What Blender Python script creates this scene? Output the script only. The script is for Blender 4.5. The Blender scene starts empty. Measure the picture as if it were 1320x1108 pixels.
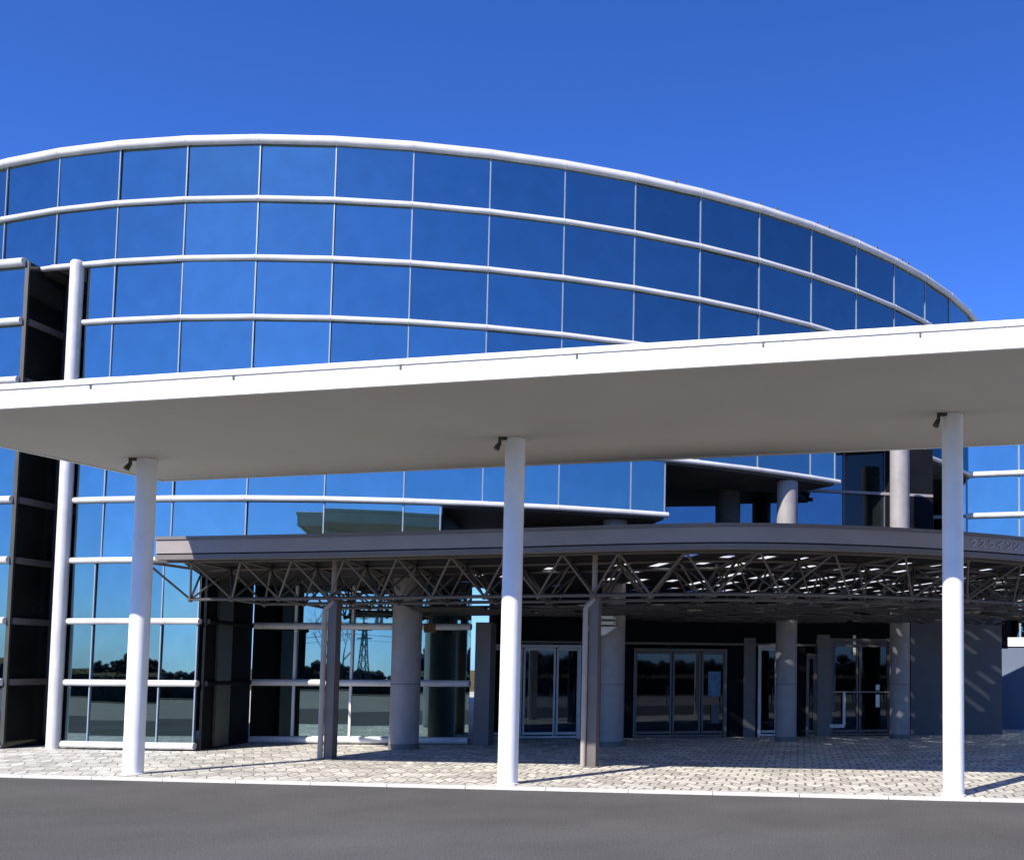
import bpy, bmesh, math, random
from mathutils import Vector, Matrix
random.seed(7)
S = bpy.context.scene
COL = S.collection
PI = math.pi
ROW, Z0 = 1.25, 0.10                    # storey-row height of the curtain wall, lowest rail
EYE = 1.688
CX, CY, R = -11.173, 38.936, 18.044     # the glass drum
A0, DA = -1.92016, 0.0859665
def zb(k): return Z0 + ROW * k
def ang(j): return A0 + DA * j
def ring(j, r=R): return Vector((CX + r * math.cos(ang(j)), CY + r * math.sin(ang(j))))

# ------------------------------------------------------------------ materials
MAT = {}
def mat(name, col, rough=0.5, metal=0.0, noise=None, spec=0.5, bump=None, coat=0.0):
    """Principled with a gentle two-scale dirt variation (object space)."""
    m = bpy.data.materials.new(name); m.use_nodes = True
    nt = m.node_tree; b = nt.nodes['Principled BSDF']
    b.inputs['Base Color'].default_value = (*col, 1)
    b.inputs['Roughness'].default_value = rough
    b.inputs['Metallic'].default_value = metal
    b.inputs['Specular IOR Level'].default_value = spec
    b.inputs['Coat Weight'].default_value = coat
    tc = nt.nodes.new('ShaderNodeTexCoord')
    if noise:
        sc, amt = noise
        n = nt.nodes.new('ShaderNodeTexNoise'); n.inputs['Scale'].default_value = sc
        n.inputs['Detail'].default_value = 6; n.inputs['Roughness'].default_value = 0.65
        nt.links.new(tc.outputs['Object'], n.inputs['Vector'])
        mr = nt.nodes.new('ShaderNodeMapRange')
        mr.inputs['From Min'].default_value = 0.3; mr.inputs['From Max'].default_value = 0.7
        mr.inputs['To Min'].default_value = 1 - amt; mr.inputs['To Max'].default_value = 1 + amt
        nt.links.new(n.outputs['Fac'], mr.inputs['Value'])
        mx = nt.nodes.new('ShaderNodeMix'); mx.data_type = 'RGBA'; mx.blend_type = 'MULTIPLY'
        mx.inputs['Factor'].default_value = 1
        mx.inputs[6].default_value = (*col, 1)
        nt.links.new(mr.outputs['Result'], mx.inputs[7])
        nt.links.new(mx.outputs[2], b.inputs['Base Color'])
    if bump:
        sc, st = bump
        n = nt.nodes.new('ShaderNodeTexNoise'); n.inputs['Scale'].default_value = sc
        n.inputs['Detail'].default_value = 4
        nt.links.new(tc.outputs['Object'], n.inputs['Vector'])
        bp = nt.nodes.new('ShaderNodeBump'); bp.inputs['Strength'].default_value = st
        bp.inputs['Distance'].default_value = 0.02
        nt.links.new(n.outputs['Fac'], bp.inputs['Height'])
        nt.links.new(bp.outputs['Normal'], b.inputs['Normal'])
    MAT[name] = m
    return m
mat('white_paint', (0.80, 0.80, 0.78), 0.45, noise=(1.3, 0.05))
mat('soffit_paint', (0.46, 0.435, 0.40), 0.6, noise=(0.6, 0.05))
mat('white_aluminium', (0.56, 0.555, 0.555), 0.38, noise=(1.6, 0.16))
mat('mullion_paint', (0.22, 0.27, 0.33), 0.4, noise=(3.0, 0.08))
mat('column_paint', (0.78, 0.79, 0.80), 0.42, noise=(2.5, 0.06))
mat('concrete_column', (0.27, 0.25, 0.242), 0.6, noise=(3.0, 0.15), bump=(20, 0.1))
mat('bronze_paint', (0.115, 0.098, 0.090), 0.45, noise=(3.0, 0.15))
mat('fascia_paint', (0.27, 0.24, 0.235), 0.45, noise=(1.5, 0.10))
mat('lip_paint', (0.15, 0.133, 0.125), 0.45, noise=(1.5, 0.10))
mat('slat_brown', (0.045, 0.038, 0.034), 0.5, noise=(2.0, 0.3))
mat('pipe_paint', (0.33, 0.29, 0.26), 0.45, noise=(3.0, 0.12))
mat('truss_paint', (0.085, 0.075, 0.068), 0.5, noise=(2.0, 0.18))
mat('deck_dark', (0.016, 0.013, 0.014), 0.7, noise=(2.0, 0.25))
mat('dark_cladding', (0.007, 0.008, 0.011), 0.6, noise=(2.0, 0.3), spec=0.06)
mat('dark_glass', (0.013, 0.016, 0.015), 0.06, noise=(0.8, 0.5), spec=0.45)
mat('dark_soffit', (0.06, 0.054, 0.054), 0.6, noise=(2.0, 0.3))
mat('interior_dark', (0.02, 0.02, 0.024), 0.7, noise=(2.0, 0.3))
mat('interior_pale', (0.45, 0.45, 0.47), 0.6, noise=(2.0, 0.1))
mat('pier_stone', (0.13, 0.12, 0.115), 0.6, noise=(3.0, 0.15), bump=(18, 0.15))
mat('side_strip', (0.045, 0.048, 0.042), 0.5, noise=(4.0, 0.2))
mat('grey_wall', (0.075, 0.08, 0.092), 0.6, noise=(1.5, 0.12), bump=(14, 0.1))
mat('blue_wall', (0.10, 0.13, 0.20), 0.6, noise=(1.5, 0.12))
mat('steel', (0.55, 0.55, 0.56), 0.3, 0.7, noise=(4.0, 0.08))
mat('fitting_black', (0.05, 0.045, 0.042), 0.5, noise=(8.0, 0.2))
mat('lettering_paint', (0.42, 0.37, 0.38), 0.5, noise=(8.0, 0.1))
mat('paper', (0.80, 0.80, 0.78), 0.7, noise=(6.0, 0.05))
mat('poster_blue', (0.06, 0.16, 0.26), 0.5, noise=(9.0, 0.5))
mat('brown_box', (0.22, 0.11, 0.04), 0.5, noise=(6.0, 0.2))
mat('bark', (0.045, 0.035, 0.028), 0.9, noise=(5.0, 0.3), bump=(12, 0.6))
mat('pole_concrete', (0.13, 0.12, 0.11), 0.8, noise=(2.0, 0.15))
mat('hedge_leaf', (0.018, 0.028, 0.012), 0.8, noise=(1.0, 0.4))
mat('far_leaf', (0.02, 0.028, 0.02), 0.9, noise=(0.1, 0.4))
mat('roof_membrane', (0.35, 0.35, 0.35), 0.8, noise=(0.5, 0.15))
mat('pale_concrete', (0.26, 0.245, 0.21), 0.9, noise=(0.7, 0.15), spec=0.0)
mat('kerb_stone', (0.55, 0.53, 0.50), 0.75, noise=(4.0, 0.12), bump=(30, 0.2))

def glass_mirror(name, tint, rough=0.012):
    """Reflective solar-control glass: tinted mirror coat over a dark body, with faint roller-wave distortion."""
    m = bpy.data.materials.new(name); m.use_nodes = True
    nt = m.node_tree; b = nt.nodes['Principled BSDF']
    b.inputs['Base Color'].default_value = (*tint, 1)
    b.inputs['Metallic'].default_value = 1.0
    b.inputs['Roughness'].default_value = rough
    tc = nt.nodes.new('ShaderNodeTexCoord')
    n = nt.nodes.new('ShaderNodeTexNoise'); n.inputs['Scale'].default_value = 0.8; n.inputs['Detail'].default_value = 1
    nt.links.new(tc.outputs['Object'], n.inputs['Vector'])
    bp = nt.nodes.new('ShaderNodeBump'); bp.inputs['Strength'].default_value = 0.10; bp.inputs['Distance'].default_value = 0.008
    nt.links.new(n.outputs['Fac'], bp.inputs['Height']); nt.links.new(bp.outputs['Normal'], b.inputs['Normal'])
    # a thin film of dust
    n2 = nt.nodes.new('ShaderNodeTexNoise'); n2.inputs['Scale'].default_value = 2.2; n2.inputs['Detail'].default_value = 7
    nt.links.new(tc.outputs['Object'], n2.inputs['Vector'])
    mr = nt.nodes.new('ShaderNodeMapRange'); mr.inputs['From Min'].default_value = 0.35; mr.inputs['From Max'].default_value = 0.75
    mr.inputs['To Min'].default_value = 0.93; mr.inputs['To Max'].default_value = 1.05
    nt.links.new(n2.outputs['Fac'], mr.inputs['Value'])
    mx = nt.nodes.new('ShaderNodeMix'); mx.data_type = 'RGBA'; mx.blend_type = 'MULTIPLY'; mx.inputs['Factor'].default_value = 1
    mx.inputs[6].default_value = (*tint, 1); nt.links.new(mr.outputs['Result'], mx.inputs[7])
    oi = nt.nodes.new('ShaderNodeObjectInfo')
    mr2 = nt.nodes.new('ShaderNodeMapRange'); mr2.inputs['To Min'].default_value = 0.91; mr2.inputs['To Max'].default_value = 1.09
    nt.links.new(oi.outputs['Random'], mr2.inputs['Value'])
    m2 = nt.nodes.new('ShaderNodeMix'); m2.data_type = 'RGBA'; m2.blend_type = 'MULTIPLY'; m2.inputs['Factor'].default_value = 1
    nt.links.new(mx.outputs[2], m2.inputs[6]); nt.links.new(mr2.outputs['Result'], m2.inputs[7])
    nt.links.new(m2.outputs[2], b.inputs['Base Color'])
    MAT[name] = m; return m
glass_mirror('solar_glass', (0.215, 0.315, 0.335))
glass_mirror('lobby_glass', (0.11, 0.17, 0.22))

def mat_door_glass():
    m = bpy.data.materials.new('door_glass'); m.use_nodes = True
    nt = m.node_tree; nt.nodes.clear()
    out = nt.nodes.new('ShaderNodeOutputMaterial')
    tr = nt.nodes.new('ShaderNodeBsdfTransparent'); tr.inputs['Color'].default_value = (0.42, 0.50, 0.58, 1)
    gl = nt.nodes.new('ShaderNodeBsdfGlossy'); gl.inputs['Roughness'].default_value = 0.02
    gl.inputs['Color'].default_value = (0.75, 0.85, 1, 1)
    fr = nt.nodes.new('ShaderNodeFresnel'); fr.inputs['IOR'].default_value = 1.55
    mx = nt.nodes.new('ShaderNodeMixShader')
    nt.links.new(fr.outputs[0], mx.inputs[0]); nt.links.new(tr.outputs[0], mx.inputs[1]); nt.links.new(gl.outputs[0], mx.inputs[2])
    nt.links.new(mx.outputs[0], out.inputs['Surface'])
    MAT['door_glass'] = m
mat_door_glass()
def mat_skylight():
    m = bpy.data.materials.new('skylight_panel'); m.use_nodes = True
    nt = m.node_tree; nt.nodes.clear()
    out = nt.nodes.new('ShaderNodeOutputMaterial')
    tr = nt.nodes.new('ShaderNodeBsdfTransparent'); tr.inputs['Color'].default_value = (0.8, 0.85, 0.9, 1)
    tl = nt.nodes.new('ShaderNodeBsdfTranslucent'); tl.inputs['Color'].default_value = (0.93, 0.93, 0.92, 1)
    mx = nt.nodes.new('ShaderNodeMixShader'); mx.inputs[0].default_value = 0.70
    nt.links.new(tr.outputs[0], mx.inputs[1]); nt.links.new(tl.outputs[0], mx.inputs[2])
    nt.links.new(mx.outputs[0], out.inputs['Surface'])
    MAT['skylight_panel'] = m
mat_skylight()

def mat_asphalt():
    m = bpy.data.materials.new('asphalt'); m.use_nodes = True
    nt = m.node_tree; b = nt.nodes['Principled BSDF']; b.inputs['Roughness'].default_value = 0.9; b.inputs['Specular IOR Level'].default_value = 0.0
    tc = nt.nodes.new('ShaderNodeTexCoord')
    def noise(sc, det, rough=0.6):
        n = nt.nodes.new('ShaderNodeTexNoise'); n.inputs['Scale'].default_value = sc
        n.inputs['Detail'].default_value = det; n.inputs['Roughness'].default_value = rough
        nt.links.new(tc.outputs['Object'], n.inputs['Vector']); return n
    fine, big = noise(48, 4, 0.75), noise(0.35, 5)
    r1 = nt.nodes.new('ShaderNodeValToRGB')
    r1.color_ramp.elements[0].position = 0.3; r1.color_ramp.elements[0].color = (0.055, 0.054, 0.053, 1)
    r1.color_ramp.elements[1].position = 0.72; r1.color_ramp.elements[1].color = (0.170, 0.166, 0.161, 1)
    nt.links.new(fine.outputs['Fac'], r1.inputs['Fac'])
    mr = nt.nodes.new('ShaderNodeMapRange'); mr.inputs['From Min'].default_value = 0.3; mr.inputs['From Max'].default_value = 0.7
    mr.inputs['To Min'].default_value = 0.82; mr.inputs['To Max'].default_value = 1.16
    nt.links.new(big.outputs['Fac'], mr.inputs['Value'])
    mx = nt.nodes.new('ShaderNodeMix'); mx.data_type = 'RGBA'; mx.blend_type = 'MULTIPLY'; mx.inputs['Factor'].default_value = 1
    nt.links.new(r1.outputs['Color'], mx.inputs[6]); nt.links.new(mr.outputs['Result'], mx.inputs[7])
    nt.links.new(mx.outputs[2], b.inputs['Base Color'])
    bp = nt.nodes.new('ShaderNodeBump'); bp.inputs['Strength'].default_value = 0.5; bp.inputs['Distance'].default_value = 0.006
    nt.links.new(fine.outputs['Fac'], bp.inputs['Height']); nt.links.new(bp.outputs['Normal'], b.inputs['Normal'])
    MAT['asphalt'] = m
mat_asphalt()
def mat_pavers():
    m = bpy.data.materials.new('stone_setts'); m.use_nodes = True
    nt = m.node_tree; b = nt.nodes['Principled BSDF']; b.inputs['Roughness'].default_value = 0.9; b.inputs['Specular IOR Level'].default_value = 0.08
    tc = nt.nodes.new('ShaderNodeTexCoord')
    # zigzag courses: chevron-laid setts, each course bent to and fro along its length
    wob = nt.nodes.new('ShaderNodeTexNoise'); wob.inputs['Scale'].default_value = 2.6; wob.inputs['Detail'].default_value = 2
    nt.links.new(tc.outputs['Object'], wob.inputs['Vector'])
    wa = nt.nodes.new('ShaderNodeVectorMath'); wa.operation = 'MULTIPLY_ADD'
    nt.links.new(wob.outputs['Color'], wa.inputs[0]); wa.inputs[1].default_value = (.10, .10, 0); nt.links.new(tc.outputs['Object'], wa.inputs[2])
    sx = nt.nodes.new('ShaderNodeSeparateXYZ'); nt.links.new(wa.outputs['Vector'], sx.inputs[0])
    pp = nt.nodes.new('ShaderNodeMath'); pp.operation = 'PINGPONG'; pp.inputs[1].default_value = .27
    nt.links.new(sx.outputs['X'], pp.inputs[0])
    ma = nt.nodes.new('ShaderNodeMath'); ma.operation = 'MULTIPLY_ADD'; ma.inputs[1].default_value = 1.7
    nt.links.new(pp.outputs[0], ma.inputs[0]); nt.links.new(sx.outputs['Y'], ma.inputs[2])
    mp = nt.nodes.new('ShaderNodeCombineXYZ'); nt.links.new(sx.outputs['X'], mp.inputs['X']); nt.links.new(ma.outputs[0], mp.inputs['Y'])
    br = nt.nodes.new('ShaderNodeTexBrick')
    br.inputs['Scale'].default_value = 1.0; br.inputs['Brick Width'].default_value = 0.27; br.inputs['Row Height'].default_value = 0.34
    br.inputs['Mortar Size'].default_value = 0.024; br.inputs['Mortar Smooth'].default_value = 0.7; br.inputs['Bias'].default_value = 0.0
    br.inputs['Color1'].default_value = (0.70, 0.665, 0.59, 1); br.inputs['Color2'].default_value = (0.45, 0.428, 0.38, 1)
    br.inputs['Mortar'].default_value = (0.22, 0.205, 0.18, 1)
    nt.links.new(mp.outputs[0], br.inputs['Vector'])
    n = nt.nodes.new('ShaderNodeTexNoise'); n.inputs['Scale'].default_value = 1.1; n.inputs['Detail'].default_value = 6
    nt.links.new(tc.outputs['Object'], n.inputs['Vector'])
    mr = nt.nodes.new('ShaderNodeMapRange'); mr.inputs['From Min'].default_value = 0.3; mr.inputs['From Max'].default_value = 0.7
    mr.inputs['To Min'].default_value = 0.8; mr.inputs['To Max'].default_value = 1.15
    nt.links.new(n.outputs['Fac'], mr.inputs['Value'])
    mx = nt.nodes.new('ShaderNodeMix'); mx.data_type = 'RGBA'; mx.blend_type = 'MULTIPLY'; mx.inputs['Factor'].default_value = 1
    nt.links.new(br.outputs['Color'], mx.inputs[6]); nt.links.new(mr.outputs['Result'], mx.inputs[7])
    nt.links.new(mx.outputs[2], b.inputs['Base Color'])
    n3 = nt.nodes.new('ShaderNodeTexNoise'); n3.inputs['Scale'].default_value = 6; n3.inputs['Detail'].default_value = 3
    nt.links.new(tc.outputs['Object'], n3.inputs['Vector'])
    ad = nt.nodes.new('ShaderNodeMath'); ad.operation = 'SUBTRACT'
    nt.links.new(n3.outputs['Fac'], ad.inputs[0]); nt.links.new(br.outputs['Fac'], ad.inputs[1])
    bp = nt.nodes.new('ShaderNodeBump'); bp.inputs['Strength'].default_value = 0.5; bp.inputs['Distance'].default_value = 0.03
    nt.links.new(ad.outputs[0], bp.inputs['Height']); nt.links.new(bp.outputs['Normal'], b.inputs['Normal'])
    MAT['stone_setts'] = m
mat_pavers()
def mat_two(name, c1, c2, sc):
    m = bpy.data.materials.new(name); m.use_nodes = True
    nt = m.node_tree; b = nt.nodes['Principled BSDF']; b.inputs['Roughness'].default_value = 1.0; b.inputs['Specular IOR Level'].default_value = 0.0
    tc = nt.nodes.new('ShaderNodeTexCoord')
    n = nt.nodes.new('ShaderNodeTexNoise'); n.inputs['Scale'].default_value = sc; n.inputs['Detail'].default_value = 8
    nt.links.new(tc.outputs['Object'], n.inputs['Vector'])
    r = nt.nodes.new('ShaderNodeValToRGB')
    r.color_ramp.elements[0].position = 0.35; r.color_ramp.elements[0].color = (*c1, 1)
    r.color_ramp.elements[1].position = 0.65; r.color_ramp.elements[1].color = (*c2, 1)
    nt.links.new(n.outputs['Fac'], r.inputs['Fac']); nt.links.new(r.outputs['Color'], b.inputs['Base Color'])
    MAT[name] = m
mat_two('field', (0.07, 0.065, 0.035), (0.15, 0.13, 0.07), 0.08)
mat_two('dry_lawn', (0.17, 0.15, 0.08), (0.28, 0.25, 0.14), 0.7)

# ------------------------------------------------------------------ mesh helpers
class MB:
    def __init__(s): s.v, s.f = [], []
    def add(s, vs, fs):
        o = len(s.v); s.v += [tuple(p) for p in vs]; s.f += [tuple(i + o for i in f) for f in fs]; return s
    def prism(s, poly, z0, z1):
        """poly: 2D points; z0/z1 numbers or functions of (x, y)."""
        g = lambda z, p: z(p) if callable(z) else z
        n = len(poly)
        area = sum(poly[i][0] * poly[(i + 1) % n][1] - poly[(i + 1) % n][0] * poly[i][1] for i in range(n))
        if area < 0: poly = poly[::-1]
        vs = [(p[0], p[1], g(z0, p)) for p in poly] + [(p[0], p[1], g(z1, p)) for p in poly]
        fs = [tuple(reversed(range(n))), tuple(range(n, 2 * n))] + [(i, (i + 1) % n, n + (i + 1) % n, n + i) for i in range(n)]
        return s.add(vs, fs)
    def box(s, c, d, rz=0.0):
        """centre, full dimensions, rotation about z."""
        ca, sa = math.cos(rz), math.sin(rz); h = [x / 2 for x in d]
        vs = []
        for z in (-h[2], h[2]):
            for x, y in ((-h[0], -h[1]), (h[0], -h[1]), (h[0], h[1]), (-h[0], h[1])):
                vs.append((c[0] + x * ca - y * sa, c[1] + x * sa + y * ca, c[2] + z))
        return s.add(vs, [(3, 2, 1, 0), (4, 5, 6, 7), (0, 1, 5, 4), (1, 2, 6, 5), (2, 3, 7, 6), (3, 0, 4, 7)])
    def bar(s, a, b, w, h, up=(0, 0, 1)):
        """rectangular bar a->b, w across, h along up."""
        a, b = Vector(a), Vector(b); t = (b - a).normalized(); u = Vector(up)
        n = t.cross(u).normalized(); u = n.cross(t).normalized()
        vs = [p + n * x + u * y for p in (a, b) for x, y in ((-w / 2, -h / 2), (w / 2, -h / 2), (w / 2, h / 2), (-w / 2, h / 2))]
        return s.add(vs, [(0, 3, 2, 1), (4, 5, 6, 7), (0, 1, 5, 4), (1, 2, 6, 5), (2, 3, 7, 6), (3, 0, 4, 7)][::1])
    def tube(s, pts, r, n=10, caps=True):
        pts = [Vector(p) for p in pts]; rs = r if isinstance(r, (list, tuple)) else [r] * len(pts)
        N = len(pts); vs = []
        t0 = (pts[1] - pts[0]).normalized()
        u = t0.orthogonal().normalized()
        for i in range(N):
            t = (pts[min(i + 1, N - 1)] - pts[max(i - 1, 0)]).normalized()
            u = (u - t * u.dot(t)).normalized(); w = t.cross(u)
            for k in range(n):
                a = 2 * PI * k / n; vs.append(pts[i] + (u * math.cos(a) + w * math.sin(a)) * rs[i])
        fs = [(i * n + k, i * n + (k + 1) % n, (i + 1) * n + (k + 1) % n, (i + 1) * n + k) for i in range(N - 1) for k in range(n)]
        if caps: fs += [tuple(reversed(range(n))), tuple(range((N - 1) * n, N * n))]
        return s.add(vs, fs)
    def lathe(s, prof, x, y, n=40):
        """profile of (radius, z) from bottom to top round a vertical axis."""
        m = len(prof)
        vs = [(x + r * math.cos(2 * PI * k / n), y + r * math.sin(2 * PI * k / n), z) for r, z in prof for k in range(n)]
        fs = [(i * n + k, i * n + (k + 1) % n, (i + 1) * n + (k + 1) % n, (i + 1) * n + k) for i in range(m - 1) for k in range(n)]
        fs += [tuple(reversed(range(n))), tuple(range((m - 1) * n, m * n))]
        return s.add(vs, fs)
    def build(s, name, m, parent=None, smooth=None, bevel=None):
        me = bpy.data.meshes.new(name); me.from_pydata(s.v, [], s.f); me.update()
        o = bpy.data.objects.new(name, me); COL.objects.link(o)
        me.materials.append(MAT[m])
        if smooth is not None:
            for p in me.polygons: p.use_smooth = True
            me.set_sharp_from_angle(angle=math.radians(smooth))
        if bevel:
            b = o.modifiers.new('edge', 'BEVEL'); b.width = bevel; b.segments = 2; b.limit_method = 'ANGLE'; b.angle_limit = math.radians(40)
        if parent is not None:
            o.parent = parent; o.matrix_parent_inverse = Matrix.Translation(-parent.location)
        return o
def tag(o, label=None, cat=None, group=None, kind=None):
    if label: o['label'] = label
    if cat: o['category'] = cat
    if group: o['group'] = group
    if kind: o['kind'] = kind
    return o
def thing(name, label, cat, loc=(0, 0, 0), group=None):
    o = bpy.data.objects.new(name, None); o.location = loc; COL.objects.link(o); o.empty_display_size = 0.3
    return tag(o, label, cat, group)

# ------------------------------------------------------------------ ground
g = MB(); g.add([(-900, -900, -0.14), (900, -900, -0.14), (900, 900, -0.14), (-900, 900, -0.14)], [(0, 1, 2, 3)])
tag(g.build('ground', 'field'), kind='structure')
SL = -0.1545                                    # plan slope of kerb and canopy
def kerb_y(x): return 14.275 + SL * x
g = MB(); g.add([(-80, kerb_y(-80), -0.04), (-80, kerb_y(-80) - 10.2, -0.04), (80, kerb_y(80) - 10.2, -0.04), (80, kerb_y(80), -0.04)], [(0, 1, 2, 3)])
tag(g.build('road', 'asphalt'), kind='structure')
g = MB(); g.prism([(-80, kerb_y(-80) + .105), (80, kerb_y(80) + .105), (80, 75), (-80, 75)], -0.12, 0.0)
tag(g.build('pavement', 'stone_setts'), kind='structure')
g = MB()
for i in range(-30, 31):
    x0, x1 = i * 1.2, i * 1.2 + 1.194
    g.prism([(x0, kerb_y(x0)), (x1, kerb_y(x1)), (x1, kerb_y(x1) + .105), (x0, kerb_y(x0) + .105)], -0.12, 0.006)
tag(g.build('kerb', 'kerb_stone', bevel=0.008), kind='structure')
g = MB(); g.prism([(-120, -13), (120, -13), (120, -26), (-120, -26)], -0.138, 0.02)
tag(g.build('lawn', 'dry_lawn'), kind='structure')
g = MB(); g.prism([(-80, kerb_y(-80) - 10.22), (80, kerb_y(80) - 10.22), (80, -13), (-80, -13)], -0.13, -0.034)
tag(g.build('forecourt', 'pale_concrete'), kind='structure')

# ------------------------------------------------------------------ white drive-through canopy
SD = Vector((0.98789, -0.15516))                 # direction along the canopy
def soffit(p): return 5.115 + 0.0193 * ((p[0] + 4.28) * 0.985 + (p[1] - 15.31) * -0.173)
FL, FR = Vector((-12.485, 13.537)), Vector((9.6, 10.095))
BR, BL = Vector((9.6, 15.27)), Vector((-11.37, 18.24))
can = thing('white_canopy', 'long flat white drive-through canopy slab on slim round white columns', 'canopy', (-4.28, 15.31, 0))
def inset(P, Q, d):                              # point moved from P towards Q
    return P + (Q - P).normalized() * d
# fascia boards: front with joints, ends, back; soffit panel set up 12 mm behind the fascia's drip edge
T = 0.285
fr = MB(); n = 9
for i in range(n):
    a, b = FL.lerp(FR, i / n), FL.lerp(FR, (i + 1) / n)
    b2 = inset(b, a, 0.0035) if i < n - 1 else b
    nn = Vector((0.155, 0.988)) * 0.05
    fr.prism([a, b2, b2 + nn, a + nn], lambda p: soffit(p) - 0.012, lambda p: soffit(p) + T - 0.055)
for f_ in (.155, .245, .345, .445, .545, .625, .705):
    q = FL.lerp(FR, f_) - Vector((.155, .988)) * .006
    MB().box((q.x, q.y, soffit(q) + T - .085), (.022, .012, .05), -.156).build('fixing_tab', 'fitting_black', can)
fr.build('front_fascia', 'white_paint', can, bevel=0.004)
nn = Vector((0.155, 0.988))
for P, Q in ((FL + nn * .052, BL), (BR, FR + nn * .052)):
    d = (Q - P).normalized(); w = Vector((-d.y, d.x)) * -0.05
    en = MB(); en.prism([P, Q, Q + w, P + w], lambda p: soffit(p) - 0.012, lambda p: soffit(p) + T - 0.055)
    en.build('end_fascia', 'white_paint', can)
bk = MB(); a, b = BL + Vector((.06, 0)), BR - Vector((.06, 0))
bk.prism([a, b, b - nn * .05, a - nn * .05], lambda p: soffit(p) - 0.012, lambda p: soffit(p) + T - 0.055)
bk.build('back_fascia', 'white_paint', can)
fa = MB()
o = [FL + Vector((-.02, -.02)), FR + Vector((.02, -.02)), BR + Vector((.02, .02)), BL + Vector((-.02, .02))]
fa.prism(o, lambda p: soffit(p) + T - 0.053, lambda p: soffit(p) + T + 0.02)
fa.build('roof_edge_trim', 'white_paint', can, bevel=0.006)
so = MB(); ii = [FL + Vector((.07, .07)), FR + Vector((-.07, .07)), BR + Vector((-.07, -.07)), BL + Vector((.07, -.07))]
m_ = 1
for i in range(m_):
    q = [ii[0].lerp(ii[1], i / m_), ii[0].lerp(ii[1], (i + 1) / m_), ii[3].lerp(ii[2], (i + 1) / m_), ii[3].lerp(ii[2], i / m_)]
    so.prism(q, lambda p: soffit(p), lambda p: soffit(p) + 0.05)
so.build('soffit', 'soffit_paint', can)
WC = [(-10.48, 16.42), (-4.28, 15.31), (2.09, 14.21), (8.35, 13.12)]
for x, y in WC:
    c = MB(); zt = soffit((x, y)) - 0.001
    c.lathe([(0.15, 0.002), (0.145, 0.01), (0.145, zt - .012), (0.145, zt)], x, y, 48)
    col_ = c.build('column', 'column_paint', can, smooth=30)
    r = MB(); r.lathe([(0.152, zt - .09), (0.152, zt - .004)], x, y, 40); r.build('collar', 'column_paint', col_, smooth=30)
    r = MB(); r.lathe([(0.17, 0.001), (0.17, 0.016), (0.147, 0.022)], x, y, 40)
    r.build('base_ring', 'column_paint', col_, smooth=30)
for (x, y), lab in zip(WC[:3], ('small black bracket lamp at the top of the white column nearest the glass annex',
                                'small black bracket lamp at the top of the middle white column',
                                'small black bracket lamp above the white column beside the lettered fascia')):
    zt = soffit((x, y))
    t = thing('bracket_lamp', lab, 'lamp', (x - .17, y - .06, zt), group='lamps at the canopy column tops')
    b = MB(); b.box((x - .10, y - .1, zt - .025), (0.22, 0.05, 0.04), 0.1); b.box((x - .205, y - .1, zt - .06), (.04, .04, .12), .1)
    b.build('arm', 'fitting_black', t)
    h = MB(); h.tube([(x - .215, y - .10, zt - .10), (x - .22, y - .11, zt - .12), (x - .25, y - .13, zt - .19)], [0.025, .035, 0.045], 14)
    h.build('lamp_head', 'fitting_black', t, smooth=40)

# ------------------------------------------------------------------ glass drum
drum = thing('glass_rotunda', 'round tower of blue mirror glass ringed by white horizontal rails', 'building', (CX, CY, 0))
def bottom_row(j):
    """lowest glazed row at a panel: the bottom steps up as the wall swings round over the entrance."""
    if j < 3.44: return 0
    if j < 6.49: return 3
    if j < 9.515: return 4
    if j < 12.54: return 5
    return 6
def pane(mb, P, Q, z0, z1, tilt=0.011, thick=0.02):
    """one flat pane between plan points, a hair out of plane as real panes are."""
    d = (Q - P).normalized(); nrm = Vector((d.y, -d.x))
    t = [random.uniform(-tilt, tilt) for _ in range(2)]
    k = nrm * thick
    def pt(p, z, s): return (p.x + nrm.x * s, p.y + nrm.y * s, z)
    vs = [pt(P, z0, t[0]), pt(Q, z0, 0), pt(Q, z1, t[1]), pt(P, z1, t[0] + t[1])]
    vb = [(v[0] - k.x, v[1] - k.y, v[2]) for v in vs]
    mb.add(vs + vb, [(0, 1, 2, 3), (7, 6, 5, 4), (4, 5, 1, 0), (5, 6, 2, 1), (6, 7, 3, 2), (7, 4, 0, 3)])
JL = 1.56                                         # left end of the lower wall
def joints(j0, j1, off=0.0):
    js = [j0] + [k + off for k in range(-40, 60) if j0 + .12 < k + off < j1 - .12] + [j1]
    return js
seen = 0
rear = MB()
END = 34
for row in range(10):
    off = -0.08 if row < 3 else 0.0
    if row >= 8: spans = [(-1.0, 16.0)]
    else:
        right = {0: 3.44, 1: 3.44, 2: 3.44, 3: 6.49, 4: 9.515, 5: 12.54, 6: 16.0, 7: 16.0}[row]
        spans = [(JL, right)]
    for j0, j1 in spans:
        js = joints(j0, j1, off)
        for a, b in zip(js[:-1], js[1:]):
            m = MB(); pane(m, ring(a), ring(b), zb(row) + .002, zb(row + 1) - .002)
            m.build('glass_panel', 'solar_glass', drum); seen += 1
    if row >= 6:
        js = joints(16.0, END)
        if row >= 8: js = js
        for a, b in zip(js[:-1], js[1:]): pane(rear, ring(a), ring(b), zb(row) + .002, zb(row + 1) - .002)
    if row >= 8:
        js = joints(-26, -1.0)
        for a, b in zip(js[:-1], js[1:]): pane(rear, ring(a), ring(b), zb(row) + .002, zb(row + 1) - .002)
print('panes', seen)
tag(rear.build('rear_glazing', 'solar_glass', drum), kind='stuff')
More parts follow.
